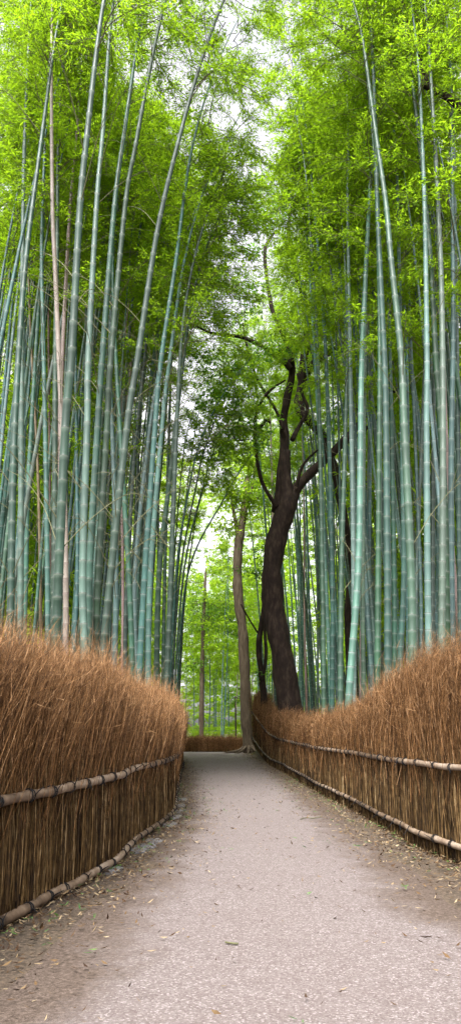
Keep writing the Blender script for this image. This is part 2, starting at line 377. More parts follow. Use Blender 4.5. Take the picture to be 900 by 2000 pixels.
    V2,F2,A2=strands(Q,Q+dirn*l*.33,Q+dirn*l*.66+up*l*.05,Q+dirn*l+up*l*.12,W[idx]*.75,np.clip(rng.beta(2.4,1.5,len(idx)),0,1))
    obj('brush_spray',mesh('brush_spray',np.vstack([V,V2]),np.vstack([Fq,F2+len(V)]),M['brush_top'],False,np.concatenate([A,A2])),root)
    # bamboo rails and their black twine ties
    for zc,nm,seed in ((zl,'low',1),(zu,'up',2)):
        us=np.arange(0,Ltot,.09); P=f(us); t,n=norm(us); 
        zz=np.interp(P[:,1],[a for a,b in zc],[b for a,b in zc])+noise1(us,seed*7,1.3)*.012
        step=noise1(us,seed*13,2.3)*.012
        Pr=P+n*(.115+step)[:,None]; Pr[:,2]+=zz
        # knuckled radius: joints swell every 30 cm
        sp_=Soup(); R=rr*np.interp(P[:,1],[0,12,40],[1,.92,1.05])*(1+.05*noise1(us,seed,4)); 
        fr=(us/.36)%1; R=R*(1+.16*np.exp(-((fr-.5)/.09)**2))
        sp_.tube(Pr,R,10,a=np.repeat(.5+.4*np.sin(np.floor(us/.72)*37.),10).tolist()+[.5,.5])
        rail=sp_.build('rail',M['rail'],root)
        ti=Soup(); nt_=0
        y_ = P[:,1]; last=-9
        for i in range(2,len(us)-2):
            gap=.34
            if us[i]-last<gap or y_[i]<1.5: continue
            last=us[i]+random.uniform(-.08,.08)
            T=unit(Pr[i+1]-Pr[i-1]); a=unit(np.cross(T,up)); b=np.cross(a,T); r=R[i]*1.08+.004
            for sl in (.45,-.45):
                if random.random()<.3 and sl<0: continue
                th=np.linspace(0,2*math.pi,11); ring=Pr[i]+a*(np.cos(th)*r)[:,None]+b*(np.sin(th)*r)[:,None]+T*(np.cos(th)*sl*r)[:,None]
                ti.tube(ring,.0045*max(1,min(2,P[i][1]/9)),4,cap=False)
            # knot tail
            q=Pr[i]+n[i]*r; dd=unit(np.array([random.gauss(0,.6),random.gauss(0,.6),random.choice([-.8,.9])])+n[i]*.4)
            ti.tube([q,q+dd*.04,q+dd*.075+n[i]*.01],[.0045,.004,.0025],4)
            nt_+=1
            if nt_<=50: ti.build('tie',M['tie'],rail); ti=Soup()
        if ti.n: tag(ti.build('tie',M['tie'],rail),kind='stuff')
    return root
left_fence=make_fence('brushwood_fence',LC,1,'tall reddish brown brushwood fence along the left edge of the path',
    [(0,1.92),(6,1.92),(8,1.80),(10,1.72),(12,1.68),(20,1.72),(30,1.82),(36,1.82),(45,1.8)],(0,0,0,.42,-.18),
    [(0,.06),(6,.06),(60,.07)],[(0,.76),(6,.77),(9,.80),(20,.80),(40,.85)])
right_fence=make_fence('brushwood_fence',RC,-1,'brushwood fence on the right of the path, climbing the bank to the brown trunk',
    [(0,2.12),(8.5,2.12),(11,1.72),(14,1.46),(18,1.38),(21,1.5),(25,1.68),(30,2.0),(34,2.45),(38,3.0),(41,3.2)],(0,0,0,-.20,-.30),
    [(0,.16),(8.5,.17),(16,.20),(24,.25),(40,.3)],[(0,.86),(8.5,.86),(16,.86),(24,.92),(34,1.35),(40,1.45)],dens=1.1,rr=.030)
FC=catmull([(-9,50.5,-.3),(-5,49,-.3),(-2,48.2,-.3),(.3,48,-.3),(2.2,47.5,-.2),(3.2,46.8,0)],8)
make_fence('brushwood_fence',FC,-1,'low distant brushwood fence crossing behind the bend of the path',
    [(0,.78),(60,.78)],(0,0,0,.1,.0),[(0,.15),(60,.2)],[(0,.52),(60,.5)],dens=.30,rr=.035)

# ------------------------------------------------------------------ bamboo
def culm_mesh(P, r0, mat, name='culm', k=10):
    """P: smooth centre line from the ground to the tip. Returns mesh with node joints."""
    P=np.asarray(P,float); s=arclen(P); H=s[-1]
    nodes=[]; z=random.uniform(.05,.2)
    while z<H-.1:
        nodes.append(z); q=z/H
        z+= (.17+.25*min(1,q*3.2))*random.uniform(.88,1.12)*(1 if q<.6 else 1.0)
    rs=[];ss=[];vv=[]
    def rad(x): q=x/H; return r0*(1-.15*min(1,q*6)*.3)*(1-.88*q**2.0)+.002
    prev=0.
    ss.append(0);rs.append(rad(0)*1.05);vv.append(0.3)
    for i,z in enumerate(nodes):
        r=rad(z); mid=(prev+z)/2
        e=.011
        ss+= [mid, z-.03, z-e*.7, z, z+e, z+.03]
        rs+= [rad(mid)*.985, r*.99, r*1.045, r*1.09, r*1.035, r*.98]
        L_=max(.05,z-prev)
        vv+= [i+.5, i+1-.03/L_*1.0, i+1-.004, i+1.0, i+1+.04, i+1+.12]
        prev=z
    ss.append(H); rs.append(.003); vv.append(len(nodes)+.9)
    ss=np.array(ss); rs=np.array(rs); vv=np.array(vv)
    o=np.argsort(ss,kind='stable'); ss=ss[o]; rs=rs[o]; vv=vv[o]
    C=np.stack([np.interp(ss,s,P[:,i]) for i in range(3)],-1)
    Pf,A,B=frames(C); n=len(ss); th=np.arange(k)*2*math.pi/k
    V=(Pf[:,None]+A[:,None]*(np.cos(th)[None]*rs[:,None])[:,:,None]+B[:,None]*(np.sin(th)[None]*rs[:,None])[:,:,None]).reshape(-1,3)
    i=np.arange(n-1)[:,None]*k; j=np.arange(k)[None]
    Fq=np.stack([i+j,i+(j+1)%k,i+k+(j+1)%k,i+k+j],-1).reshape(-1,4)
    vi=np.repeat(np.arange(n-1),k); uj=np.tile(np.arange(k),n-1)
    UV=np.stack([np.stack([uj/k,vv[vi]],-1),np.stack([(uj+1)/k,vv[vi]],-1),np.stack([(uj+1)/k,vv[vi+1]],-1),np.stack([uj/k,vv[vi+1]],-1)],1)
    return mesh(name,V,Fq,mat,True,None,UV)

def crown_variant(Hc, nb, rad, leafL, ntw, nl, mat, seed, low_bare=0):
    """branches + leaves round a vertical axis 0..Hc (metres)"""
    global rng
    keep=rng; rng=np.random.default_rng(seed); rr=random.Random(seed)
    br=Soup(); Pos=[];Dir=[];Ls=[];At=[]
    for i in range(nb):
        q=(i+rr.random())/nb; z=q*Hc*.97
        az=rr.random()*2*math.pi; env=(.55+.45*math.sin(min(1,q*1.5+.15)*math.pi*.62))*(1.08-q*.75)
        L=rad*env*rr.uniform(.6,1.25); out=np.array([math.cos(az),math.sin(az),0]); el=rr.uniform(.45,1.0)
        p0=np.array([0,0,z]); side=np.cross(out,[0,0,1.])*rr.gauss(0,.15)
        pts=[p0,p0+(out*.35+np.array([0,0,.33*el]))*L,p0+(out*.72+side+np.array([0,0,.48*el]))*L,p0+(out*1.05+side*2+np.array([0,0,.40*el]))*L]
        C=catmull(pts,4); br.tube(C,np.linspace(.011,.003,len(C)),4,cap=False)
        if q<low_bare: n_t=int(ntw*.25)
        else: n_t=ntw
        tone=rr.gauss(0,.10)
        for j in range(n_t):
            a=rr.uniform(.28,1.0)*(len(C)-1); b=int(min(a,len(C)-2)); f_=a-b; pp=C[b]*(1-f_)+C[b+1]*f_
            td=unit((C[min(b+1,len(C)-1)]-C[b])*1.0)*.7+rng.normal(0,.55,3)+np.array([0,0,.05]); td=unit(td)
            tl=rr.uniform(.18,.5)*(.6+.4*rad/1.5); q1=pp+td*tl*.5+np.array([0,0,.02]); q2=pp+td*tl-np.array([0,0,.10*tl])
            br.tube(np.array([pp,q1,q2]),[.004,.003,.0015],3,cap=False)
            n_=nl; tt=rng.uniform(.25,1.05,n_)[:,None]
            Pq=pp*(1-tt)**2+2*q1*tt*(1-tt)+q2*tt*tt+rng.normal(0,.05,(n_,3))
            dq=td*.8+rng.normal(0,.55,(n_,3))+np.array([0,0,-.45])
            Pos.append(Pq);Dir.append(dq);Ls.append(leafL*rng.uniform(.65,1.2,n_)); At.append(np.clip(rng.beta(2.2,2.2,n_)+tone+rr.gauss(0,.1),0,1))
    Pos=np.vstack(Pos);Dir=np.vstack(Dir);Ls=np.concatenate(Ls);At=np.concatenate(At)
    V,Fq=leaves(Pos,Dir,Ls,Ls*.20+.005)
    fm=mesh('foliage',V,Fq,mat,False,np.repeat(At,4)); bm_=br.mesh('branches',M['twig'],False)
    rng=keep
    return fm,bm_
NEARC=[crown_variant(9.,36,1.75,.112,17,13,M['leaf'],s) for s in (1,2,3,4)]
MIDC=[crown_variant(9.5,34,1.9,.155,14,12,M['leaf'],s) for s in (11,12,13)]
FARC=[crown_variant(11.,26,2.3,.30,10,8,M['leaf_far'],s) for s in (21,22,23)]

def rot_to(v):
    return Vector((0,0,1)).rotation_difference(Vector(v).normalized())
def culm_line(low, d, px_pts, H, arch, dlean=0.):
    """centre line through photo pixels (bottom first) at real distance d, then arching on to height H"""
    P=[np.array(at(x,y,d+dlean*i)) for i,(x,y) in enumerate(px_pts)]
    p,q=P[0],P[1]; sl=(q-p)/(q[2]-p[2]); g=p-sl*(p[2]-low)*.8; g[2]=low-.1
    P=[g]+P
    top=P[-1]; dv=unit(P[-1]-P[-2]); sd=arch*.45
    st=(H-top[2])
    if st>1:
        for k in range(1,6):
            f=k/5; b=top+dv*st*f+np.array([sd*f*f,0,-abs(sd)*.25*f*f]); P.append(b)
    return catmull(P,6)
def crown_on(root, P, start, variants, scale=1., i=None, extra=None):
    """foliage and branches as parts, set along the upper culm"""
    s=P[:,2]; H=s.max(); k=int(np.argmax(s>=start)) if (s>=start).any() else len(P)-2
    p=P[k]; tip=P[-1]; ax=tip-p; Ln=np.linalg.norm(ax)
    fm,bm_=variants[i if i is not None else random.randrange(len(variants))]
    hc=9.5 if variants is not FARC else 11.
    q=rot_to(ax) @ Quaternion((0,0,1),random.uniform(0,6.28))
    for nm,me in (('foliage',fm),('branches',bm_)):
        o=obj(nm,me,root); o.location=Vector(p)-root.location; o.rotation_mode='QUATERNION'; o.rotation_quaternion=q
        o.scale=(scale,scale,Ln/hc*1.02)

LEFT='bamboos of the left grove'; RIGHT='bamboos of the right grove'; FAR='bamboos beyond the far fence'
def hand(label,pts,w,mat,group,diam=.128,H=15.,arch=1.5,start=7.,scale=1.,d=None,foli=True):
    diam*=random.uniform(.95,1.05)
    # w: widest photo pixels at the lowest traced point
    x,y=pts[0]
    if d is None:
        v=(1000-y)/F; d=diam*F/w*(cp-v*sp)
    r=diam/2
    start=at(*pts[-1],d).z-.6; H=start+random.uniform(5.5,7)
    P=culm_line(gz(at(x,y,d)[0],d),d,pts,H,arch,random.uniform(-.15,.15))
    root=empty('bamboo',Vector(P[0]+np.array([0,0,.1])))
    tag(root,label,'bamboo',group)
    me=culm_mesh(P-np.array(root.location),r,CM[mat],k=12 if w>9 else 8)
    obj('culm',me,root)
    if foli: crown_on(root,P,start,NEARC if d<17 else MIDC,scale)
    if d<24:
        br=Soup(); O=np.array(root.location)
        for _ in range((random.randint(5,10) if group==LEFT else random.randint(2,4))):
            z=random.uniform(3.2,max(4,start)); k=int(np.argmax(P[:,2]>=z)); p=P[k]; az=random.uniform(0,6.28); L=random.uniform(.7,2.2); o=np.array([math.cos(az),math.sin(az),0])
            C=catmull([p,p+(o*.35+np.array([0,0,.42]))*L,p+(o*.75+np.array([0,0,.72]))*L,p+(o*1.15+np.array([0,0,.82+random.uniform(-.3,.1)]))*L],4)
            br.tube(C-O,np.linspace(.009,.003,len(C)),4,cap=False)
            for _ in range(random.randint(2,5)):
                b=random.randrange(4,len(C)-1); dv=unit(unit(C[b+1]-C[b-1])+np.array([random.gauss(0,.6) for _ in range(3)])); l=random.uniform(.2,.7)
                br.tube(np.array([C[b],C[b]+dv*l*.5+[0,0,.03],C[b]+dv*l])-O,[.0045,.0035,.002],3,cap=False)
        tag(br.build('dry_branches',M['twig'],root),kind='stuff')
    HANDPOS.append((P[0][0],P[0][1])); return root
HANDPOS=[]
L_=[
("dark green bamboo leaning right, top leftmost corner, wide culm",[(20,1250),(27,900),(38,680),(52,500),(78,300),(105,100)],16,'dark',.14,16,1.0),
("grey-green bamboo culm crossing the top left corner upright",[(40,1250),(42,900),(44,600),(48,300),(56,100)],13,'grey',.13,15,.8),
("pale blue bamboo at the far left margin of the grove",[(46,1200),(47,900),(48,600),(50,350),(55,160)],8,'pale',.11,14,.8),
("blue-green bamboo leaning right, second in from the left margin",[(50,1180),(56,950),(70,700),(79,560),(86,420),(90,250)],10,'blue',.12,15,1.),
("blue-green bamboo bending left between the left margin and thick dark culm",[(94,1230),(91,950),(86,700),(82,520),(84,400),(92,200)],11,'blue',.12,15,1.2),
("slender tan bamboo behind the left margin of the grove",[(99,1220),(98,950),(96,700),(95,520),(98,300)],6,'brown',.09,13,.8),
("brown dead bamboo leaning left low in the left grove",[(80,1180),(75,930),(68,790),(60,640),(55,500)],7,'brown',.09,12,.6),
("dark green upright bamboo just left of the thickest green culm",[(106,1230),(107,1120),(109,700),(112,500),(114,300)],14,'dark',.14,15,1.3),
("pinkish tan dead bamboo rising beside the thickest green culm",[(129,1250),(128,1050),(122,860),(117,727),(108,520),(103,400),(101,160)],12,'tan',.12,15,.8),
("second pinkish tan dead bamboo, leaning right, tips at the top",[(116,1000),(117,850),(122,700),(136,430),(150,260),(164,100)],10,'tan',.11,15,.9),
("thickest dark green bamboo with white node rings at left",[(109,1260),(115,1120),(129,820),(140,700),(157,400),(171,260),(189,100)],20,'dark',.145,17,1.8),
("blue bamboo thin and upright, right of the tan culms",[(146,1260),(152,1100),(150,850),(148,650),(150,450)],9,'blue',.11,15,1.2),
("grey-green bamboo with even width near the tan culms",[(166,1290),(162,1120),(171,820),(173,700),(189,400),(201,260),(212,100)],16,'grey',.14,16,1.6),
("green bamboo leaning right toward paired culms",[(172,1290),(176,1100),(192,820),(200,700),(224,400),(243,260),(266,100)],15,'green',.14,16,1.8),
("dark green bamboo with bright nodes, right of the paired culms",[(186,1300),(192,1120),(210,820),(217,700),(245,400),(264,290),(292,140)],15,'dark',.14,17,2.0),
("dark bamboo leaning furthest right across the whole left grove",[(200,1300),(217,1120),(250,820),(269,700),(299,500),(318,400),(345,290),(374,183)],16,'dark',.14,18,2.0),
("pale blue-green bamboo straight behind the leaning dark culm",[(224,1330),(227,1100),(222,900),(215,700),(222,500)],12,'blue',.13,15,1.6),
("slim tan bamboo between pale culms low in left grove",[(240,1300),(240,1100),(236,900)],7,'tan',.09,12,1.2),
("blue-green bamboo leaning left at its top, mid left grove",[(260,1340),(252,1120),(240,930),(228,720),(222,600)],12,'green',.13,14,1.6),
("short-jointed green bamboo low behind brush, mid left grove",[(245,1350),(247,1180),(262,900),(283,700),(300,500)],10,'dark',.12,16,1.8),
("pale blue bamboo leaning right, left of twin culms",[(268,1350),(264,1120),(290,860),(306,750),(330,600)],10,'pale',.12,16,2.),
("smooth blue bamboo reaching the sunlit leaves mid left",[(270,1360),(283,1120),(304,820),(315,700),(345,500),(360,380)],13,'blue',.13,17,2.),
("palest bamboo at the right side of the left grove",[(289,1370),(294,1120),(318,820),(332,700),(348,580)],12,'pale',.13,16,2.2),
("dark green bamboo near the right end of left grove",[(305,1370),(311,1120),(330,950),(346,807),(365,650)],12,'dark',.13,16,2.2),
("narrow blackish bamboo near the right end of left grove",[(318,1370),(322,1120),(329,886),(335,700)],8,'dark',.11,15,2.2),
("blackish green bamboo, last thick culm of the left grove",[(324,1375),(334,1120),(343,877),(352,700)],12,'dark',.13,16,2.4),
]
for l,p,w,m_,dm,H,a in L_: hand(l,p,w,m_,LEFT,dm,H,a,start=random.uniform(6.2,8.2))
fans=[[(329,1380),(346,1100),(372,940)],[(333,1385),(352,1120),(385,940)],[(338,1390),(360,1110),(402,930)],[(343,1390),(367,1120),(437,975)],[(331,1380),(340,1100),(357,900)],[(348,1395),(360,1180),(378,1040)],[(336,1385),(345,1150),(360,1000),(380,850)]]
for i,p in enumerate(fans): hand("slender bamboo fanning right at the open end of the left grove",p,5,random.choice(['green','dark','blue']),LEFT,.085,13,3.2,start=5.5,d=24+i*1.6,scale=.85)
R_=[
("pale slender bamboo just right of the forked dark trunk",[(632,1380),(629,1120),(620,700),(608,493),(600,380)],10,'green',.125,15,-1.),
("second slender bamboo right of the forked dark trunk",[(648,1370),(648,1120),(636,700),(617,447),(606,330)],10,'blue',.125,15,-1.),
("very thin green bamboo in front of the rear tree trunk",[(664,1100),(662,890),(657,700),(652,560)],5,'green',.08,13,-.6),
("thick blue-green bamboo beside the rear trunk's base",[(664,1370),(666,1120),(672,900),(676,760)],12,'green',.13,14,-.8),
("pale bamboo whose top fades into sunlit leaves",[(690,1330),(690,1120),(685,820),(683,700),(678,400),(679,330)],11,'pale',.125,14,-.6),
("pale green bamboo bowing left at its foot, centre of right grove",[(682,1345),(699,1110),(703,900),(706,700),(720,400),(726,310)],15,'pale',.14,14,-.6),
("slender tan bamboo between pale culms of right grove",[(706,900),(708,800),(713,700),(725,540),(734,420)],5,'tan',.08,13,-.5),
("bluish narrow bamboo behind bowed pale culm",[(709,1340),(708,1120),(711,800),(716,500)],9,'grey',.11,14,-.6),
("thin blue bamboo left of the green pair, right grove",[(721,1340),(720,1120),(724,800),(728,500)],8,'blue',.11,14,-.7),
("plain green bamboo left of the green pair, right grove",[(737,1330),(738,1120),(741,700),(738,500)],13,'green',.13,14,-.8),
("left one of a pair of green bamboos, right grove",[(757,1330),(756,1120),(752,770),(745,600),(736,400),(733,270),(728,130)],15,'green',.14,16,-1.2),
("right one of a pair of green bamboos, right grove",[(770,1320),(769,1120),(761,700),(757,560)],11,'green',.13,14,-1.),
("thick bamboo curving left to the top, prominent in right grove",[(805,1320),(802,1120),(788,820),(783,700),(762,500),(753,400),(733,260),(711,100)],18,'green',.145,17,-1.8),
("pale blue bamboo between the green pair and the thick curved culm",[(780,1310),(788,1120),(785,887),(780,600),(776,400)],12,'blue',.125,15,-1.),
("pale slender bamboo upright beside the thick curved culm",[(796,1300),(796,1000),(793,700),(783,500),(776,300),(772,127)],9,'pale',.11,15,-.6),
("grey-green bamboo leaning right, right of thick curved culm",[(813,1300),(813,1120),(825,793),(832,600)],9,'grey',.11,14,-.8),
("thin pale bamboo leaning left high in right grove",[(822,1300),(820,1120),(803,700),(795,520),(790,430)],8,'blue',.10,14,-.8),
("whitish grey bamboo upright near the right margin",[(837,1290),(834,1120),(832,820),(833,700),(828,400),(820,200)],14,'pale',.13,15,-1.),
("dark green bamboo leaning left from the upper right margin",[(872,1240),(868,1000),(857,790),(850,700),(839,500),(820,300),(797,100)],15,'dark',.135,16,-1.2),
("grey bamboo crossing the top right corner",[(862,1250),(864,900),(862,600),(853,370),(837,100)],15,'grey',.14,16,-1.2),
("dark green bamboo behind the whitish culm at right margin",[(845,1270),(844,1120),(846,770),(850,500)],10,'dark',.12,15,-1.),
("thin bamboo at the very right margin of the grove",[(853,1250),(853,1100),(856,700),(854,400)],8,'blue',.11,15,-1.),
("bamboo just beyond the right margin, blue-green",[(882,1230),(880,900),(884,600),(880,200)],13,'blue',.13,15,-1.),
("green bamboo beyond the right margin, deep in shade",[(898,1230),(894,900),(890,600),(884,200)],11,'green',.12,15,-1.),
]
for l,p,w,m_,dm,H,a in R_: hand(l,p,w,m_,RIGHT,dm,H,a,start=random.uniform(6.5,8.5))

# filler culms: prototypes, then copies
protos={}
def make_proto(mat, variants, H, start, r, bend, sc_):
    root=empty('bamboo',(0,0,-50)); P=np.array([(bend*(z/H)**2.2, .15*math.sin(z*.3), z) for z in np.linspace(0,H,16)]); P=P-np.array([0,0,.1])
    obj('culm',culm_mesh(P,r,CM[mat],k=8),root)
    root.location=(0,0,0); crown_on(root,P,start,variants,sc_)
    return root
def filler(side,n,ylo,yhi,label_fn,group):
    out=[];tries=0
    C=LC if side<0 else RC
    while len(out)<n and tries<60000:
        tries+=1
        y=ylo+(yhi-ylo)*random.random()**1.5
        fx=fence_x(C,min(y,34)); lim=.315*y+1.2
        x=side*random.uniform(0,lim)
        if side<0 and (x>fx-.55 or (y>30 and x>fx-.7-(y-30)*.13)): continue
        if side>0 and x<fx+.6: continue
        if any((x-a)**2+(y-b)**2<.22 for a,b in HANDPOS): continue
        px,_=proj(x,y,4.)
        if y<19 and 30<px<870: continue
        if side>0 and y<31 and px<700 and random.random()<.8: continue
        if abs(proj(x+(-side)*.5,y,1.2+y*.9)[0]-468)<24: continue      # keeps the open strip of sky over the path
        out.append((x,y)); HANDPOS.append((x,y))
    return out
cols=['blue','green','dark','pale','grey','tan']
CLS=[5.0,7.0,9.0,11.5,14.5]
P_L={(m_,c):(m_,make_proto(m_,MIDC,c+random.uniform(6.2,7.2),c,random.uniform(.05,.062),random.uniform(.6,1.5),1.05)) for m_ in cols for c in CLS}
P_R={(m_,c):(m_,make_proto(m_,MIDC,c+random.uniform(6.2,7.2),c,random.uniform(.05,.062),-random.uniform(.3,1.4),1.05)) for m_ in cols for c in CLS}
P_F={m_:(m_,make_proto(m_,FARC,random.uniform(14,17),random.uniform(4.,5.5),random.uniform(.05,.065),random.uniform(-1,1),1.)) for m_ in ('pale','blue','grey','tan')}
tone={'blue':'blue-green','green':'mid-green','dark':'dark green','pale':'pale','grey':'grey-green','tan':'tan dead'}
used=set()
def place(P,x,y,label,group,rz=0,s=1.):
    m_,pr=P; 
    if id(pr) in used: r=copy_tree(pr)
    else: r=pr; used.add(id(pr))
    r.location=(x,y,gz(x,y)-.02); r.rotation_euler=(random.gauss(0,.018),random.gauss(0,.022),rz); r.scale=(s,s,s*random.uniform(.93,1.07))
    tag(r,label,'bamboo',group)
def cls_for(x,y,rowlo,rowhi):
    z=at(450,random.uniform(rowlo,rowhi),y).z
    return min(CLS,key=lambda c:abs(c-z))
for x,y in filler(-1,112,15,46,None,LEFT):
    c=cls_for(x,y,180,560) if y<29 else cls_for(x,y,650,1150); m_=random.choices(cols,[6,4,4,3,2,1])[0]; P=P_L[(m_,c)]
    place(P,x,y,f"slender {tone[P[0]]} bamboo crowded in the {'middle rows' if y<26 else 'far rows'} of left grove",LEFT,random.gauss(0,.5))
for x,y in filler(1,98,14,50,None,RIGHT):
    px,_=proj(x,y,3.); lo=(130,400) if (px<790 and y<35) else ((330,800) if y<36 else (650,1150))
    c=cls_for(x,y,*lo)
    m_=random.choices(cols,[6,4,3,5,2,1])[0]; P=P_R[(m_,c)]
    place(P,x,y,f"slender {tone[P[0]]} bamboo crowded in the {'middle rows' if y<26 else 'far rows'} of right grove",RIGHT,random.gauss(0,.5))
def thicket():
    srcs=[]
    for m_,c in (('blue',11.5),('green',11.5),('dark',11.5),('pale',9.0),('grey',9.0)):
        P=np.array([(.5*(z/16)**2, .1*math.sin(z*.3), z) for z in np.linspace(0,16,12)])
        me=culm_mesh(P,.055,CM[m_],k=6); V=np.empty(len(me.vertices)*3,np.float32); me.vertices.foreach_get('co',V)
        Fv=np.empty(len(me.loops),np.int32); me.loops.foreach_get('vertex_index',Fv); U=np.empty(len(me.loops)*2,np.float32); me.uv_layers[0].data.foreach_get('uv',U)
        srcs.append((V.reshape(-1,3),Fv.reshape(-1,4),U)); bpy.data.meshes.remove(me)
    Vs=[];Fs=[];Us=[];Mi=[];n0=0;cnt=0
    while cnt<330:
        side=random.choice([-1,1]); y=18+36*random.random(); x=side*random.uniform(.5,.33*y+2); C=LC if side<0 else RC; fx=fence_x(C,min(y,34))
        if side<0 and (x>fx-1.6 or (y>30 and x>fx-1.8-(y-30)*.15)): continue
        if side>0 and x<fx+1.6: continue
        if side>0 and y<31 and proj(x,y,4)[0]<690: continue
        if any((x-a)**2+(y-b)**2<.09 for a,b in HANDPOS): continue
        HANDPOS.append((x,y)); i=random.randrange(5); V,Fv,U=srcs[i]; h=random.uniform(.7,1.1); k=random.uniform(.75,1.1)
        c_=V.copy(); c_[:,0]*=-side; T=np.array([random.gauss(0,.03)-side*.015,random.gauss(0,.03)])
        c_[:,:2]=c_[:,:2]*k+c_[:,2:3]*T*h; c_[:,2]*=h; c_+=np.array([x,y,gz(x,y)-.05])
        if side>0: Fv=Fv[:,::-1]; U=U.reshape(-1,4,2)[:,::-1].ravel()
        Vs.append(c_);Fs.append(Fv+n0);Us.append(U);Mi.append(np.full(len(Fv),i,np.int32)); n0+=len(V); cnt+=1
    me=mesh('bamboo_thicket',np.vstack(Vs),np.ascontiguousarray(np.vstack(Fs)),CM['blue'],True,None,np.concatenate(Us))
    for m_ in ('green','dark','pale','grey'): me.materials.append(CM[m_])
    me.polygons.foreach_set('material_index',np.concatenate(Mi))
    tag(obj('bamboo_thicket',me),'dense mass of thin culms deep behind the nearer bamboos',kind='stuff')
thicket()
n=0
while n<44:
    y=random.uniform(51,72); x=random.uniform(-.125*y-1.5,.06*y)
    if any((x-a)**2+(y-b)**2<.3 for a,b in HANDPOS): continue
    HANDPOS.append((x,y)); P=P_F[random.choices(['pale','blue','grey','tan'],[4,3,2,1.6])[0]]
    place(P,x,y,f"thin {tone[P[0]]} bamboo stem standing behind the low distant fence",FAR,random.uniform(0,6),random.uniform(.8,1.05)); n+=1
for L in (P_L,P_R,P_F):
    for m_,pr in L.values():
        if id(pr) not in used:
            for c in list(pr.children): bpy.data.objects.remove(c)
            bpy.data.objects.remove(pr)

# ------------------------------------------------------------------ broadleaf trees
def limb(sp_,pts,d,ws,dd=0.,k=12,wob=.06):
    """pts in photo pixels, ws widths in photo pixels, at real distance d (+dd per step)"""
    P=[];R=[]
    for i,((x,y),w) in enumerate(zip(pts,ws)):
        di=d+dd*i; v=(1000-y)/F; dep=di/(cp-v*sp); P.append(np.array(at(x,y,di))); R.append(w*.5*dep/F)
    C=catmull(P,7); Rr=np.interp(np.arange(len(C))/7.,np.arange(len(R)),R)
    Rr=Rr*(1+.05*np.sin(C[:,2]*4.3+1)+.03*np.sin(C[:,2]*9.1))
    n=len(C); C=C+np.stack([np.sin(C[:,2]*2.1)*Rr*.05,np.cos(C[:,2]*1.3)*Rr*.05,0*Rr],-1)
    sp_.tube(C,Rr,k,wob=wob); return C
def clumps(centres, n, rad, leafL, W=.42, seed=1, sub=9):
    g=np.random.default_rng(seed); Pos=[];Dir=[];A=[];tw=Soup()
    for c,r in centres:
        c=np.asarray(c,float); m=int(n*r*r)
        for s in range(sub):
            cc=c+g.normal(0,.42,3)*r*np.array([1.25,1,.7]); tone=g.normal(0,.12); 
            tw.tube(np.array([c,(c+cc)/2+g.normal(0,.05,3),cc]),[.02*r,.012*r,.005],4,cap=False)
            k=max(6,m//sub); q=g.normal(0,1,(k,3)); q=unit(q)*(g.uniform(0,1,(k,1))**.45)*r*rad*np.array([1.25,1.1,.5])
            Pos.append(cc+q); Dir.append(unit(q)*.6+g.normal(0,.5,(k,3))+np.array([0,0,-.25])); A.append(np.clip(g.beta(2,2,k)+tone,0,1))
    Pos=np.vstack(Pos);Dir=np.vstack(Dir);A=np.concatenate(A); L=leafL*g.uniform(.6,1.25,len(Pos))
    V,Fq=leaves(Pos,Dir,L,L*W,.1); return V,Fq,np.repeat(A,4),tw
def tree(label,name,d,limbs,cl,bark,leaf,n,rad,leafL,seed,base_xy):
    root=empty(name,base_xy); tag(root,label,'tree')
    off=-np.array(root.location)
    for i,(nm,pts,ws,dd,dstart) in enumerate(limbs):
        s_=Soup(); limb(s_,pts,d+dstart,ws,dd,14 if i==0 else 10); 
        s_.V=[v+off for v in s_.V]; s_.build(nm,bark,root)
    if cl:
        cs=[(at(x,y,d+o),r) for x,y,r,o in cl]
        V,Fq,A,tw=clumps(cs,n,rad,leafL,.42,seed)
        TV=np.vstack(tw.V); TF=np.vstack(tw.F); nl=len(Fq)
        me=mesh('crown',np.vstack([V,TV])+off,np.vstack([Fq,TF+len(V)]),leaf,False,np.concatenate([A,np.full(len(TV),.5)]))
        me.materials.append(bark); mi=np.zeros(len(me.polygons),dtype=np.int32); mi[nl:]=1; me.polygons.foreach_set('material_index',mi)
        cr=obj('crown',me,root)
    return root
g1=at(585,1500,26.5)
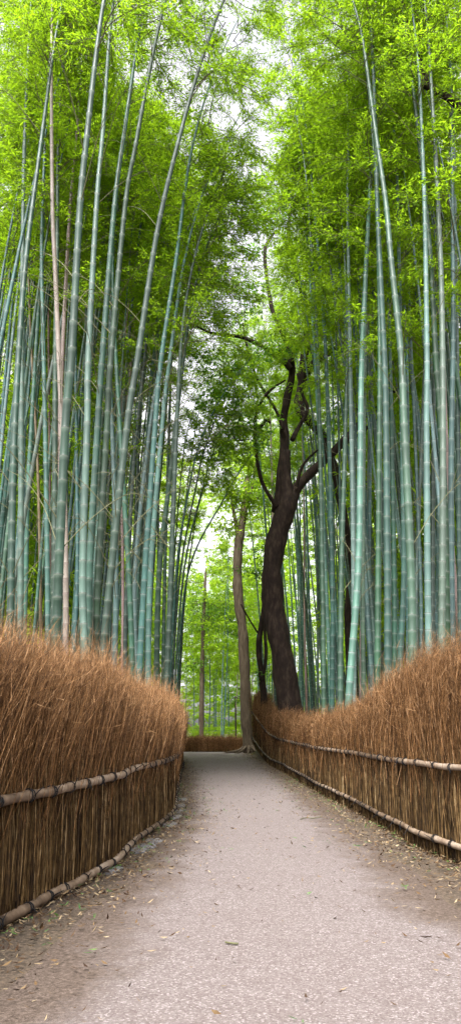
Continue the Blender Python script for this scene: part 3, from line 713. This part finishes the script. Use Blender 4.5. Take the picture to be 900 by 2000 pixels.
tree('large dark forked tree with a curving trunk behind the right fence','forked_tree',26.5,[
 ('trunk',[(590,1520),(578,1440),(565,1370),(548,1270),(534,1180),(530,1110),(544,1040),(560,985),(557,930),(560,880)],[58,52,47,44,41,40,39,36,22,14],0,0),
 ('limb',[(541,1000),(549,930),(556,870),(553,820),(562,770),(570,730),(567,690)],[22,21,18,16,15,13,11],0,.1),
 ('limb',[(560,1000),(580,952),(605,925),(640,893),(680,852),(720,807),(776,756),(830,700)],[28,22,18,16,15,13,10,5],.25,-.1),
 ('limb',[(578,950),(588,915),(604,893),(625,875)],[8,6,5,3],-.2,-.2),
 ('limb',[(541,990),(528,972),(510,938),(501,887),(498,821),(510,784),(530,760),(557,742)],[9,8,8,7,7,6,5,3],-.1,-.1),
 ('limb',[(552,840),(543,811),(526,780),(510,755),(494,720),(485,690),(477,652),(474,630)],[8,6,6,5,5,5,4,2],-.15,-.2),
 ('limb',[(567,720),(552,703),(535,690),(510,675),(473,659),(440,654),(412,650),(385,638)],[12,11,10,9,8,7,6,3],-.15,-.1),
 ('limb',[(568,710),(560,675),(545,635),(533,610),(522,554),(517,493),(526,468),(538,451)],[11,10,9,8,7,7,6,4],.1,-.1),
 ('limb',[(570,860),(585,830),(600,800),(590,770),(580,730)],[9,8,7,6,4],.2,.2),
 ('stub',[(508,835),(520,820),(528,826)],[7,7,5],0,-.4),
 ],[(430,735,1.1,-1),(400,700,.8,-1),(465,775,1.0,-1.4),(440,810,1.1,-1),(415,860,.9,-.6),(460,860,1.0,-1),(500,690,.8,-.6),(545,690,.7,-.8),(485,560,.8,-.3),(478,610,.6,-.3),(505,430,.9,.5),(548,400,1.0,.6),(495,490,.7,.2),(700,800,.7,1.),(780,740,1.0,1.5),(640,830,.5,.5),(430,900,.7,0),(465,720,.7,0),(430,620,.6,-.5)],
 M['bark'],M['broad'],430,.62,.17,3,(g1.x,26.5,0))
g2=at(686,1480,30)
tree('dark tree with a kinked upper trunk rising behind the forked tree','rear_tree',30,[
 ('trunk',[(686,1480),(683,1290),(681,1200),(683,1120),(673,1027),(664,971),(655,924),(641,887),(631,854),(608,826),(585,800),(587,760),(590,727),(599,661),(601,624)],[22,18,17,17,17,17,16,16,17,18,19,18,17,15,13],0,0),
 ('limb',[(601,624),(592,577),(580,540),(571,503),(563,450),(570,400)],[13,12,11,10,8,5],-.35,0),
 ('limb',[(592,740),(610,712),(627,699),(664,675),(701,652),(745,620)],[15,13,12,10,8,5],-.1,0),
 ('limb',[(601,640),(615,612),(634,587),(664,559),(697,531),(730,500)],[10,9,8,7,6,3],-.1,0),
 ('limb',[(641,887),(665,870),(700,850),(740,815),(790,790)],[9,8,7,6,3],.2,0),
 ('limb',[(601,630),(612,590),(610,540),(618,500),(615,440)],[10,9,8,7,4],-.2,0)],
 [(560,420,1.1,0),(610,440,1.1,0),(650,500,1.2,0),(700,520,1.0,.5),(640,560,1.,0),(590,540,.9,-.5),(570,610,.7,-.6),(620,600,.8,-.5),(680,600,1.,.5),(740,590,1.1,1),(740,660,.8,1),(580,350,1.,0),(700,700,.6,.5)],
 M['bark'],M['broad_light'],300,.65,.17,5,(g2.x,30,0))
g3=at(515,1440,34)
tree('thin dark crooked tree just left of the forked trunk base','crooked_tree',33,[
 ('trunk',[(518,1450),(515,1361),(509,1310),(505,1263),(510,1225),(515,1189),(518,1120),(522,1050)],[14,13,12,11,11,10,8,5],0,0),
 ('trunk_shoot',[(512,1330),(519,1280),(517,1230),(520,1180)],[8,7,6,4],-.1,-.1),
 ('limb',[(506,1240),(490,1215),(478,1195),(470,1180)],[4,3,3,2],-.2,0)],
 [(512,1318,.35,-.2),(495,1120,.8,0),(525,1080,.7,.5)],M['bark'],M['broad'],420,.6,.16,8,(g3.x,33,.5))
g4=at(487,1468,42)
T4=tree('straight brown mossy-footed trunk at the end of the right fence','roadside_tree',42,[
 ('trunk',[(488,1475),(483,1440),(479,1350),(475,1250),(466,1170),(463,1110),(468,1050),(476,1000),(484,930)],[25,22,21,20,19,18,17,14,8],0,0),
 ('limb',[(467,1060),(458,1010),(450,960)],[10,7,3],.1,0),
 ('limb',[(474,1010),(490,960),(500,900)],[9,6,3],.1,0)],
 [(450,960,1.5,0),(490,900,1.6,1),(500,980,1.3,0),(460,1020,1.,0)],M['bark_brown'],M['leaf_far'],340,.65,.26,9,(g4.x,42,0))
rt=Soup()
for az,ln in ((3.4,1.6),(4.0,1.3),(4.6,1.1),(5.2,1.2),(2.8,1.1),(5.9,1.)):
    c=np.array([0,0,0.]); dv=np.array([math.cos(az),math.sin(az),0])
    rt.tube(catmull([c+dv*.25+[0,0,.35],c+dv*.55+[0,0,.16],c+dv*ln*.7+[0,0,.06],c+dv*ln+[0,0,-.03]],4),np.linspace(.09,.025,13),7)
rt.build('roots',M['bark_brown'],T4)
# mossy mound beside the roots
V=[];Fq=[];nu,nv=28,12
for j in range(nv+1):
    for i in range(nu):
        a=2*math.pi*i/nu; r=j/nv; R=1+.18*math.sin(3*a+1)+.1*math.sin(7*a)
        V.append((math.cos(a)*r*R*.55,math.sin(a)*r*R*.9,(1-r**2)*.22*(1+.15*math.sin(5*a+r*6))+rng.normal()*.02-.03))
for j in range(nv):
    for i in range(nu): Fq.append((j*nu+i,j*nu+(i+1)%nu,(j+1)*nu+(i+1)%nu,(j+1)*nu+i))
mo=obj('mossy_mound',mesh('mossy_mound',V,np.array(Fq),M['moss'],True)); pp=at(509,1465,39.); mo.location=(pp.x,39.2,0); tag(mo,'low mossy earth mound at the foot of the brown trunk','mound')
g5=at(395,1450,54)
tree('slim straight brown trunk with leafy clumps beyond the bend','slim_tree',54,[
 ('trunk',[(393,1455),(394,1350),(396,1260),(399,1180),(402,1110)],[10,9,8,7,4],0,0)],
 [(380,1220,1.2,0),(410,1205,1.4,0),(440,1215,1.5,0),(415,1180,1.3,0),(385,1180,1.1,0),(380,1295,.8,0),(460,1240,.9,0),(445,1180,1.1,0)],M['bark_brown'],M['broad_light'],260,.6,.22,12,(g5.x,54,-.3))
g6=at(455,1440,53)
tree('small dark-leaved sapling beside the brown trunk beyond the path','sapling',51,[
 ('trunk',[(461,1465),(460,1400),(459,1360)],[3,3,2],0,0)],[(458,1362,.75,0),(466,1345,.5,0),(450,1372,.4,0)],M['bark'],M['broad'],420,.6,.15,14,(g6.x*0+at(460,1465,51).x,51,-.3))
tree('dark tree reaching crooked limbs into the top right corner','overhanging_tree',14,[
 ('trunk',[(990,1330),(985,1000),(975,700),(962,450),(950,300),(945,150),(940,0)],[60,54,48,40,36,32,28],0,0),
 ('limb',[(948,270),(905,215),(870,188),(838,172),(812,155),(795,138),(783,124),(765,112),(745,104),(728,92)],[22,17,14,12,11,10,9,8,8,5],0,0),
 ('limb',[(850,178),(834,165),(824,140),(818,110),(822,70),(810,20)],[12,13,12,11,9,6],0,.1)],
 [(740,60,.7,.4),(830,20,.8,.5),(880,120,.7,.5)],M['bark'],M['broad'],420,.6,.12,16,(at(960,1330,13).x,13,0))

# ------------------------------------------------------------------ deep woods (one uncountable mass)
def woods():
    Vs=[];Fs=[];As=[];n0=0; cu=Soup(); g=random.Random(5)
    src=[]
    for fm,_ in FARC:
        V=np.empty(len(fm.vertices)*3,dtype=np.float32); fm.vertices.foreach_get('co',V); src.append(V.reshape(-1,3))
    spots=[]
    for i in range(230):
        side=g.choice([-1,1]); y=g.uniform(24,85)
        x=side*g.uniform(.16*y+1.5,.38*y+3) if y<52 else side*g.uniform(.14*y,.36*y)
        spots.append((x,y))
    for x,y in spots:
        V=src[g.randrange(3)].copy().reshape(-1,4,3); sel=np.random.default_rng(g.randrange(9999)).random(len(V))<.8; V=V[sel].reshape(-1,3)
        a=g.random()*6.28; R=np.array([[math.cos(a),-math.sin(a),0],[math.sin(a),math.cos(a),0],[0,0,1]]); V=V@R.T
        low=g.uniform(1.8,6); V=V*np.array([1.35,1.35,1.25])+np.array([x,y,low])
        Vs.append(V); As.append(np.repeat(np.clip(np.random.default_rng(g.randrange(9999)).beta(2,2,len(V)//4),0,1),4)); 
    for i in range(34):
        y=g.uniform(56,74); x=g.uniform(-.16*y,.08*y); V=src[g.randrange(3)].copy()*np.array([.9,.9,.17])+np.array([x,y,-.45])
        Vs.append(V); As.append(np.clip(np.repeat(np.random.default_rng(i).beta(2,2,len(V)//4),4),0,1))
    for i in range(95):
        y=g.uniform(76,98); x=g.uniform(-.2*y-.5,.16*y); V=src[g.randrange(3)].copy()*np.array([1.5,1.5,.8])+np.array([x,y,g.uniform(1.,26)])
        Vs.append(V); As.append(np.clip(np.repeat(np.random.default_rng(i).beta(2,2,len(V)//4),4),0,1))
    for i in range(60):
        y=g.uniform(78,96); x=g.uniform(-.4*y,.4*y); V=src[g.randrange(3)].copy()*np.array([1.6,1.6,.7])+np.array([x,y,g.uniform(-.6,1.2)])
        Vs.append(V); As.append(np.full(len(V),g.uniform(.2,.8)))
    V=np.vstack(Vs); Fq=np.arange(len(V)).reshape(-1,4)
    o=obj('distant_woods',mesh('distant_woods',V,Fq,M['leaf_far'],False,np.concatenate(As))); tag(o,'mass of bright leaves of the grove far behind the culms',kind='stuff')
woods()

# ------------------------------------------------------------------ litter, stones
def litter():
    n=15000; Pos=[];
    for C,side,cnt in ((LC,1,9500),(RC,-1,11000)):
        f,Lt=sampler(C); u=rng.uniform(0,Lt,cnt*3); p=f(u); k=(p[:,1]>2)&(p[:,1]<44)&(rng.random(len(u))<np.clip(8/np.maximum(p[:,1],1),.2,1)); p=p[k][:cnt]
        wv=rng.exponential(.26 if side>0 else .30,len(p)); p[:,0]+=side*(.02+wv); Pos.append(p)
    # sparse over the path
    y=rng.uniform(3,40,700); x=rng.uniform(-1.3,2.2,700); Pos.append(np.stack([x,y,0*x],-1))
    P=np.vstack(Pos); P[:,2]=.022+rng.uniform(0,.02,len(P))+np.array([gz(a,b) for a,b in P[:,:2]])
    D=rng.normal(0,1,(len(P),3)); D[:,2]*=.22
    L=rng.uniform(.02,.062,len(P)); 
    D=unit(D); S=unit(np.cross(D,np.array([0,0,1.])+rng.normal(0,.35,(len(P),3)))); 
    def q(P,D,S,L,W):
        L=L[:,None];W=W[:,None]; return np.stack([P,P+D*L*.45+S*W,P+D*L+np.array([0,0,.008]),P+D*L*.45-S*W],1).reshape(-1,3)
    V=q(P,D,S,L,L*rng.uniform(.07,.18,len(P))); A=np.repeat(rng.beta(2,2,len(P)),4)
    o=obj('leaf_litter',mesh('leaf_litter',V,np.arange(len(V)).reshape(-1,4),M['litter'],False,A)); tag(o,'dry fallen bamboo leaves gathered along both fences',kind='stuff')
    # fresh green ones
    m=420; Cs=[]
    f,Lt=sampler(LC); u=rng.uniform(5,22,150); p=f(u); p[:,0]+=rng.exponential(.22,150)+.05; Cs.append(p)
    f,Lt=sampler(RC); u=rng.uniform(9,26,170); p=f(u); p[:,0]-=rng.exponential(.22,170)+.05; Cs.append(p)
    y=rng.uniform(3.5,20,34); x=rng.uniform(-1.2,2.1,34); Cs.append(np.stack([x,y,0*x],-1))
    P=np.vstack(Cs); P=np.repeat(P,3,0)+rng.normal(0,.02,(len(P)*3,3))*np.array([1,1,0]); P[:,2]=.035+rng.uniform(0,.01,len(P))
    D=rng.normal(0,1,(len(P),3)); D[:,2]*=.2; D=unit(D); S=unit(np.cross(D,np.array([0,0,1.])+rng.normal(0,.4,(len(P),3)))); L=rng.uniform(.03,.075,len(P))
    V=q(P,D,S,L,L*.09); o=obj('fallen_green_leaves',mesh('fallen_green_leaves',V,np.arange(len(V)).reshape(-1,4),M['green_leaf'],False,np.repeat(rng.random(len(P)),4)))
    tag(o,'scattered fresh green bamboo leaves lying on the path and its verges',kind='stuff')
litter()
def stone(px,row,w,l,label,i):
    p=ground(px,row); g=random.Random(i); n=9; V=[]
    for z,s in ((-.04,1.05),(.018,1.),(.026,.86)):
        for k in range(n):
            a=2*math.pi*k/n; r=1+.14*math.sin(k*2.3+i)
            V.append((max(-1,min(1,1.25*math.cos(a)))*w/2*r*s,max(-1,min(1,1.25*math.sin(a)))*l/2*r*s,z+g.uniform(-.003,.003)))
    Fq=[]
    for j in range(2):
        for k in range(n): Fq.append((j*n+k,j*n+(k+1)%n,(j+1)*n+(k+1)%n,(j+1)*n+k))
    Fq.append(tuple(range(2*n,3*n)))
    o=obj('edging_stone',mesh('edging_stone',V,Fq,M['stone'])); o.location=(p.x,p.y,.0); o.rotation_euler=(0,0,-.12+g.uniform(-.15,.15)); tag(o,label,'stone','edging stones along the left verge')
sl=[(218,1702,.16,.22,'nearest flat grey stone in the left verge, half buried'),(268,1664,.2,.28,'flat grey stone in left verge beside the fence kink'),(285,1655,.2,.3,'long grey stone just after the fence kink'),(300,1645,.2,.3,'grey stone midway along the left verge strip'),
(330,1612,.2,.4,'pale flat edging stone at the inner bend of the left verge'),(338,1598,.22,.42,'second pale edging stone after the inner bend'),(343,1586,.22,.45,'third pale edging stone up the left verge'),(348,1575,.22,.45,'fourth pale edging stone up the left verge'),(352,1563,.22,.5,'farthest pale edging stone before the leaf pile')]
for i,(x,y,w,l,lb) in enumerate(sl): stone(x,y,w,l,lb,i)
def fallen_twig(pts,label):
    s_=Soup(); P=[np.array(ground(x,y,.028)) for x,y in pts]; s_.tube(catmull(P,4),.006,5); o=s_.build('fallen_twig',M['twig']); tag(o,label,'twig')
fallen_twig([(586,1600),(598,1597),(612,1598),(628,1595)],'thin curved twig lying on the pale stretch of path')
fallen_twig([(440,1840),(452,1842),(465,1843)],'short dark twig lying on the path in front')

# ------------------------------------------------------------------ light
w=bpy.data.worlds.new('World'); sc.world=w; w.use_nodes=True; nt=w.node_tree
bg=nt.nodes['Background']; sky=nt.nodes.new('ShaderNodeTexSky'); sky.sky_type='NISHITA'; sky.sun_disc=False
EL,AZ=58,200
sky.sun_elevation=EL*D2R; sky.sun_rotation=AZ*D2R; sky.air_density=1.0; sky.dust_density=5.; sky.ozone_density=1.
bw=nt.nodes.new('ShaderNodeRGBToBW'); nt.links.new(sky.outputs[0],bw.inputs[0])
wt=mixc(nt,1.,(1.75,1.72,1.78),bw.outputs[0],'MULTIPLY')
tcw=N(nt,'ShaderNodeTexCoord'); nw=N(nt,'ShaderNodeTexNoise',i_Scale=2.,i_Detail=5); nt.links.new(tcw.outputs['Generated'],nw.inputs['Vector'])
cl=ramp(nt,nw.outputs[0],[(.25,(.80,.80,.80)),(.6,(.97,.97,.97))])
nt.links.new(mixc(nt,cl,sky.outputs[0],wt),bg.inputs[0]); bg.inputs[1].default_value=.15
sd=bpy.data.lights.new('sun','SUN'); sd.energy=1.3; sd.angle=14*D2R; sd.color=(1,.96,.9)
so=bpy.data.objects.new('sun',sd); COL.objects.link(so)
dirv=Vector((math.sin(AZ*D2R)*math.cos(EL*D2R),math.cos(AZ*D2R)*math.cos(EL*D2R),math.sin(EL*D2R)))
so.rotation_euler=dirv.to_track_quat('Z','Y').to_euler()
vs=sc.view_settings; sc.display_settings.display_device='sRGB'; vs.view_transform='Standard'; vs.look='None'; vs.exposure=1.6; vs.gamma=1; vs.use_curve_mapping=False
cy=sc.cycles; cy.max_bounces=8; cy.diffuse_bounces=5; cy.transmission_bounces=6; cy.glossy_bounces=3; cy.use_denoising=True
